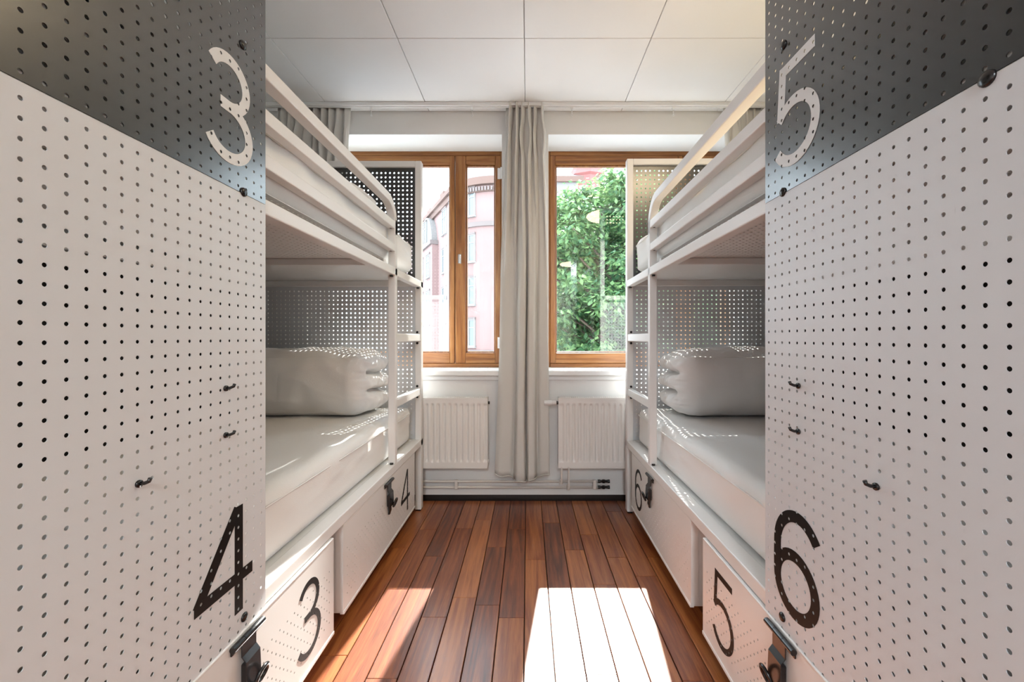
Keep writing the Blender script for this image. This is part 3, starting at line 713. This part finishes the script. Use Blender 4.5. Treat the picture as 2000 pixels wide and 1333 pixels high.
# ------------------------------------------------------------------ under-bed drawers
def hasp(side, par, yc, f0, ring_dir):
    """black hinged hasp with staple and ring, hung from the drawer's top edge"""
    x = lambda t: side*t
    H = MB().cyl((x(f0-0.007), yc-0.049, 0.366), (x(f0-0.007), yc-0.0165, 0.366), 0.0068, 14).cyl((x(f0-0.007), yc-0.0155, 0.366), (x(f0-0.007), yc+0.0155, 0.366), 0.0068, 14).cyl((x(f0-0.007), yc+0.0165, 0.366), (x(f0-0.007), yc+0.049, 0.366), 0.0068, 14)
    a, b = sorted((x(f0-0.001), x(f0-0.004)))
    H.box(a, b, yc-0.047, yc+0.047, 0.352, 0.370)
    Hh = H.build('hasp', 'black_metal', par)
    # strap: flat, cranked outward over the staple
    w2 = 0.023; sec = []
    for (d, z, ww) in ((0.009, 0.362, w2), (0.009, 0.332, w2), (0.018, 0.320, w2), (0.020, 0.276, w2), (0.020, 0.262, 0.017)):
        sec.append([(x(f0-d), yc-ww, z), (x(f0-d), yc+ww, z), (x(f0-d+0.0028), yc+ww, z), (x(f0-d+0.0028), yc-ww, z)])
    MB().sweep(sec).build('strap', 'black_metal', Hh, bevel=0.0008)
    MB().box(*sorted((x(f0-0.001), x(f0-0.016))), yc-0.017, yc+0.017, 0.262, 0.312).build('lock_body', 'black_metal', Hh, bevel=0.003)
    r = 0.0175; cy = yc+ring_dir*0.010; cz = 0.272
    MB().tube([(x(f0-0.030-0.006*math.sin(t)), cy+r*math.cos(t), cz+r*math.sin(t)) for t in [2*PI*i/28 for i in range(28)]], 0.0042, 10, True).build('ring', 'black_metal', Hh, smooth=True)
    sec = []
    for (d, z, ww) in ((0.012, 0.264, 0.014), (0.014, 0.240, 0.012), (0.010, 0.222, 0.005)):
        sec.append([(x(f0-d), yc-ww, z), (x(f0-d), yc+ww, z), (x(f0-d+0.008), yc+ww, z), (x(f0-d+0.008), yc-ww, z)])
    MB().sweep(sec).build('staple', 'black_metal', Hh, bevel=0.002)
def drawer(side, D, rz, y0, y1, ch, num_y, hasp_y, lab, proud):
    px, py = on_bed(side, D, rz, 0, y0)
    DR = empty('storage_drawer', (px, py, 0), rz, label=lab, cat='drawer', group='numbered storage drawers under the bunks')
    x = lambda t: side*t; L = y1-y0; f = proud; depth = 0.80
    def bx(name, t0, t1, a0, a1, z0, z1, mat='white_steel', par=DR, bev=0.002):
        a, b = sorted((x(t0), x(t1))); return MB().box(a, b, a0, a1, z0, z1).build(name, mat, par, bevel=bev)
    zb, zt = 0.072, 0.378
    # front sheet: holes on a staggered grid below z = 0.29
    m = MB(); pc = 0.0158; cols = frange(0.030, L-0.022, pc); hz = []
    edges = [0.0]+[(a+b)/2 for a, b in zip(cols, cols[1:])]+[L]
    for i, c in enumerate(cols):
        rows = frange(0.127+(0.0158 if i % 2 else 0), 0.295, 0.0316)
        perf(m, edges[i], edges[i+1], 0.088, 0.312, [c], rows, 0.0027, 8, 0.0016, lambda u, v, d: (x(f+d), u, v), rim=False)
        hz += [(c, r_) for r_ in rows]
    m.box(*sorted((x(f), x(f+0.0016))), 0, L, 0.312, zt-0.006); m.box(*sorted((x(f), x(f+0.0016))), 0, L, zb+0.010, 0.088)
    fr = m.build('front_panel', 'white_steel', DR)
    bx('front_lip', f-0.001, f+0.014, -0.001, L+0.001, zt-0.006, zt, bev=0.002)
    bx('bottom_lip', f-0.003, f+0.012, -0.001, L+0.001, zb, zb+0.011, bev=0.002)
    bx('front_edge', f+0.0, f+0.026, -0.0015, 0.001, zb+0.010, zt-0.006, bev=0.0005); bx('front_edge', f+0.0, f+0.026, L-0.001, L+0.0015, zb+0.010, zt-0.006, bev=0.0005)
    bx('side_wall', f+0.028, depth, 0.004, 0.007, zb+0.004, zt-0.012, bev=0.0008); bx('side_wall', f+0.028, depth, L-0.007, L-0.004, zb+0.004, zt-0.012, bev=0.0008)
    bx('back_wall', depth, depth+0.003, 0.004, L-0.004, zb+0.004, zt-0.012, bev=0.0008)
    bx('bottom', f+0.012, depth, 0.004, L-0.004, zb+0.002, zb+0.006, bev=0)
    for (t, y) in ((0.10, 0.07), (0.10, L-0.07), (0.70, 0.07), (0.70, L-0.07)):
        MB().cyl((x(t)-0.011, y, 0.028), (x(t)+0.011, y, 0.028), 0.028, 18).box(x(t)-0.016, x(t)+0.016, y-0.018, y+0.018, 0.052, zb+0.002).build('caster', 'black_metal', DR, bevel=0.001)
    fn = (lambda u, v, d: (x(f+d), u, v)) if side < 0 else (lambda u, v, d: (x(f+d), -u, v))
    hs = [((c if side < 0 else -c), r_) for c, r_ in hz]
    lft = num_y-y0 if side < 0 else -(num_y-y0)
    numeral(ch, 0.078, lft, 0.118, 0.212, fn, hs, 0.0027, 'black_print', fr, 'black number '+ch)
    hasp(side, DR, hasp_y-y0, f, 1 if side < 0 else 1)
    return DR
drawer(-1, 0.624, 0, 0.45, 1.298, '3', 1.094, 0.893, 'white storage drawer marked three with black hasp, under the bunk', -0.006)
drawer(-1, 0.624, 0, 1.389, 2.262, '4', 2.018, 1.83, 'white storage drawer marked four with black hasp, by the bunk foot', 0.004)
drawer(1, 0.556, -math.radians(0.5), 0.45, 1.300, '5', 1.226, 0.888, 'white storage drawer marked five with black hasp, under the bunk', -0.006)
drawer(1, 0.556, -math.radians(0.5), 1.425, 2.262, '6', 2.19, 1.90, 'white storage drawer marked six with black hasp, by the bunk foot', 0.004)

# ------------------------------------------------------------------ ceiling lamps
def lamp(xc, yc, mat, lab):
    L = empty('ceiling_lamp', (xc, yc, ZC), label=lab, cat='lamp', group='round ceiling lamps')
    n = 48; sec = []
    for (r, z) in ((0.10, 0.0), (0.10, -0.03), (0.29, -0.045), (0.30, -0.05), (0.30, -0.095), (0.288, -0.098)):
        sec.append([(r*math.cos(2*PI*k/n), r*math.sin(2*PI*k/n), z) for k in range(n)])
    MB().sweep(sec).build('housing', 'white_trim', L, smooth=False)
    sec = []
    for (r, z) in ((0.285, -0.0985), (0.284, -0.105), (0.20, -0.114), (0.05, -0.117)):
        sec.append([(r*math.cos(2*PI*k/n), r*math.sin(2*PI*k/n), z) for k in range(n)])
    tag(MB().sweep(sec).build('diffuser', mat, L, smooth=True), 'glowing round diffuser')
lamp(0.92, 1.22, 'lamp_warm', 'round warm ceiling lamp above the upper bunk numbered five')
lamp(0.86, -1.66, 'lamp_warm', 'round warm ceiling lamp near the side wall at the door end')
lamp(-0.02, -1.95, 'lamp_fill', 'added round white fill lamp over the middle of the floor')  # out-of-view lamp added to brighten the room
lamp(-0.02, -2.75, 'lamp_fill', 'added round white fill lamp just inside the door')  # second added fill lamp, also out of view

# ------------------------------------------------------------------ outside
GZ = -7.5
tag(MB().box(-60, 60, 3.2, 120, GZ-0.3, GZ).build('ground_street', 'asphalt'), kind='structure')

def wall_window(par, c, rt, w_, h_, nrm):
    """casement in a facade: c = bottom centre, rt = right dir, nrm = outward normal"""
    up = Vector((0, 0, 1)); c = Vector(c)
    def slab(m, u0, u1, v0, v1, d0, d1):
        P = [c+rt*u+up*v+nrm*d for (u, v, d) in ((u0,v0,d0),(u1,v0,d0),(u1,v1,d0),(u0,v1,d0),(u0,v0,d1),(u1,v0,d1),(u1,v1,d1),(u0,v1,d1))]
        m.add(P, [(0,3,2,1),(4,5,6,7),(0,1,5,4),(1,2,6,5),(2,3,7,6),(3,0,4,7)]); return m
    m = MB(); t = 0.07
    for a in ((-w_/2, -w_/2+t, 0, h_), (w_/2-t, w_/2, 0, h_), (-w_/2+t, w_/2-t, h_-t, h_), (-w_/2+t, w_/2-t, 0, t), (-0.035, 0.035, t, h_-t), (-w_/2+t, w_/2-t, h_*0.68, h_*0.68+0.06)):
        slab(m, *a, -0.04, 0.06)
    slab(m, -w_/2-0.06, w_/2+0.06, -0.10, 0, -0.04, 0.16)
    wn_ = m.build('window', 'facade_joinery', par)
    slab(MB(), -w_/2+t, w_/2-t, t, h_-t, -0.02, 0.02).build('pane', 'dark_pane', wn_)
    slab(MB(), -w_/2-0.02, w_/2+0.02, h_, h_+0.16, -0.04, 0.10).build('lintel', 'stone_band', wn_)

BLD = empty('corner_building', (-4.0, 34.0, GZ), label='pink rendered corner building with a rounded tower across the street', cat='building')
bo = Vector(BLD.location)
EZ = 12.4
tcx, tcy, trad = -2.2, 34.6, 4.3
def ringpts(r, z, a0=0, a1=360, n=48): return [(tcx+r*math.cos(math.radians(a0+(a1-a0)*k/n))-bo.x, tcy+r*math.sin(math.radians(a0+(a1-a0)*k/n))-bo.y, z-bo.z) for k in range(n)]
MB().sweep([ringpts(trad, GZ), ringpts(trad, EZ)]).build('tower', 'pink_render', BLD, smooth=False)
for z, h_, e, mt in ((EZ, 0.55, 0.35, 'brown_cornice'), (EZ-0.5, 0.35, 0.16, 'brown_cornice'), (9.35, 0.35, 0.14, 'stone_band'), (-0.4, 0.5, 0.14, 'stone_band')):
    MB().sweep([ringpts(trad+e, z), ringpts(trad+e, z+h_)]).build('cornice' if mt == 'brown_cornice' else 'string_course', mt, BLD)
for k in range(60):
    a = 180+180*k/60; ca, sa = math.cos(math.radians(a)), math.sin(math.radians(a))
    p = Vector((tcx+(trad+0.18)*ca, tcy+(trad+0.18)*sa, EZ-0.32))-bo; tx = Vector((-sa, ca, 0))
    m = MB().box(-0.06, 0.06, -0.12, 0.12, -0.14, 0.14).build('corbel', 'stone_band', BLD); m.location = p; m.rotation_euler = (0, 0, math.radians(a+90))
MB().sweep([ringpts(trad+0.3, EZ+0.55), ringpts(trad*0.55, EZ+3.2), ringpts(0.2, EZ+4.4)]).build('tower_roof', 'zinc', BLD)
for ang in (197, 238.5, 281, 318):
    ca, sa = math.cos(math.radians(ang)), math.sin(math.radians(ang)); nrm = Vector((ca, sa, 0)); rt = Vector((-sa, ca, 0))
    for z in (10.2, 6.75, 3.5, 0.35, -3.2):
        wall_window(BLD, Vector((tcx+trad*ca, tcy+trad*sa, z))-bo, rt, 1.15, 2.05, nrm)
# wing running back to the left
dirv = Vector((-0.508, 1.0, 0)).normalized(); st = Vector((-5.7, 31.8, 0)); nrm = Vector((-dirv.y, dirv.x, 0)); nrm = nrm if nrm.y < 0 else -nrm
def wing(m, a, b, d0, d1, z0, z1):
    P = [st+dirv*s+nrm*d+Vector((0, 0, z))-bo for (s, d, z) in ((a,d0,z0),(b,d0,z0),(b,d1,z0),(a,d1,z0),(a,d0,z1),(b,d0,z1),(b,d1,z1),(a,d1,z1))]
    m.add(P, [(0,3,2,1),(4,5,6,7),(0,1,5,4),(1,2,6,5),(2,3,7,6),(3,0,4,7)]); return m
wing(MB(), 0, 34, -9, 0, GZ, EZ).build('wing', 'pink_render', BLD)
wing(MB(), 0, 34, -9.3, 0.4, EZ, EZ+0.35).build('cornice', 'brown_cornice', BLD)
wing(MB(), 0, 34, -0.1, 0.2, EZ-0.45, EZ).build('cornice', 'brown_cornice', BLD)
wing(MB(), 0, 34, -7, -1.5, EZ+0.35, EZ+2.6).build('roof', 'zinc', BLD)
wing(MB(), 0.0, 1.3, -0.1, 0.12, GZ, EZ-0.45).build('pilaster', 'pale_render', BLD)
for s in (4.5, 8.5, 14, 20): wing(MB(), s, s+1.3, -2.4, -1.4, EZ+0.3, EZ+2.3 + (s % 3)*0.3).build('chimney', 'brown_cornice', BLD)
wing(MB(), 5.0, 10.5, -0.1, 0.55, GZ, 9.3).build('bay', 'pink_render', BLD)
wing(MB(), 4.9, 10.6, -0.1, 0.75, 9.3, 9.65).build('string_course', 'stone_band', BLD)
# rounded gable over the bay
m = MB(); arcp = [(5.4+2.35+2.35*math.cos(PI*k/20), 9.65+2.6*math.sin(PI*k/20)) for k in range(21)]
rg0 = [tuple(st+dirv*s+nrm*0.5+Vector((0, 0, z))-bo) for s, z in arcp]; rg1 = [tuple(st+dirv*s-nrm*0.3+Vector((0, 0, z))-bo) for s, z in arcp]
m.sweep([rg1, rg0]).build('gable', 'pale_render', BLD)
for s, z0, d in [(s, z, 0.56 if 5 < s < 10.5 else 0.01) for s in (2.9, 6.4, 9.0, 12.5, 15.5, 19, 23, 27) for z in (9.75, 6.5, 3.2, 0.0, -3.3)]:
    if 5 < s < 10.5 and z0 == 9.75: s = 7.75 if s < 8 else 99
    if s == 99: continue
    wall_window(BLD, st+dirv*s+nrm*d+Vector((0, 0, z0))-bo, dirv*1.0, 1.3, 2.05, nrm)

# house with a red spire, seen past the tree
H2 = empty('spired_house', (4.6, 46, GZ), label='pale house with red pointed roof behind the tree', cat='building')
MB().box(-2.9, 4.5, -3, 6, 0, 26.2-1).build('wall', 'pale_render', H2)
MB().box(-3.1, 4.7, -3.25, 6.2, 24.9, 25.5).build('cornice', 'brown_cornice', H2)
for xx in (-2.0, -0.4, 1.2, 2.8):
    for z in (21.8, 18.4, 15.0): wall_window(H2, (xx, -3, z), Vector((1, 0, 0)), 1.1, 2.0, Vector((0, -1, 0)))
n8 = 8
MB().sweep([[(1.9+r*math.cos(2*PI*k/n8), -1.6+r*math.sin(2*PI*k/n8), z) for k in range(n8)] for r, z in ((1.9, 24.2), (1.9, 25.6), (2.15, 25.8), (1.5, 27.2), (0.9, 28.4), (0.08, 31))]).build('spire', 'red_roof', H2)
rf = MB(); rf.add([(-3.1, -3.25, 25.5), (4.7, -3.25, 25.5), (4.7, 1, 28), (-3.1, 1, 28), (-3.1, 6.2, 25.5), (4.7, 6.2, 25.5)], [(0, 1, 2, 3), (3, 2, 5, 4), (0, 3, 4), (1, 5, 2), (0, 4, 5, 1)]); rf.build('roof', 'zinc', H2)

def tree(loc, rad, n_cl, per, seed, label, ls=1.0):
    rg = random.Random(seed); TR = empty('street_tree', loc, label=label, cat='tree', group='street trees')
    cz = -GZ+rad[3]
    tk = MB(); hgt = cz-rad[2]*0.2
    tk.sweep([[(r*math.cos(2*PI*k/10)+ox_, r*math.sin(2*PI*k/10), z) for k in range(10)] for r, z, ox_ in ((0.32, 0, 0), (0.24, hgt*0.3, 0.05), (0.2, hgt*0.7, -0.03), (0.14, hgt, 0.05), (0.06, cz+rad[2]*0.5, 0.1))])
    trunk = tk.build('trunk', 'bark', TR, smooth=True)
    br = MB(); lv = MB()
    cl = []
    while len(cl) < n_cl:
        p = Vector((rg.uniform(-1, 1), rg.uniform(-1, 1), rg.uniform(-1, 1)))
        l = p.length
        if l > 1 or l < 0.35: continue
        cl.append(Vector((p.x*rad[0], p.y*rad[1], cz+p.z*rad[2])))
    for i, c in enumerate(cl):
        if i % 6 == 0:
            b0 = Vector((0.03, 0, max(hgt*0.45, c.z-rad[2]*0.55)))
            br.tube([b0, b0.lerp(c, 0.5)+Vector((0, 0, 0.15)), c], 0.03, 5)
        R_ = rg.uniform(0.34, 0.66)*ls
        for _ in range(per):
            d = Vector((rg.gauss(0, 1), rg.gauss(0, 1), rg.gauss(0, 0.5))); d = d.normalized()*R_*rg.uniform(0.3, 1)
            p = c+d; s = rg.uniform(0.06, 0.12)*ls
            # drooping leaf: two triangles folded along the midrib
            ax = Vector((d.x+rg.uniform(-.4, .4), d.y+rg.uniform(-.4, .4), -0.25+rg.uniform(-.35, .35))).normalized()
            sd_ = ax.cross(Vector((rg.uniform(-.4, .4), rg.uniform(-.4, .4), 1))).normalized(); nn = ax.cross(sd_)
            lv.add([p, p+ax*s*0.9+sd_*s*0.62+nn*s*0.15, p+ax*s*2.0, p+ax*s*0.9-sd_*s*0.62+nn*s*0.15], [(0, 1, 2), (0, 2, 3)])
    br.build('branch', 'bark', TR, smooth=True)
    tag(lv.build('foliage', 'leaf', TR, recalc=False), kind='stuff')
tree((3.35, 12.6, GZ), (3.7, 2.2, 3.6, 2.45), 470, 110, 2, 'leafy green street tree just outside the window')
tree((5.2, 19.0, GZ), (5.2, 2.6, 4.9, 3.2), 420, 95, 8, 'taller green street tree standing behind the nearer one', 1.6)
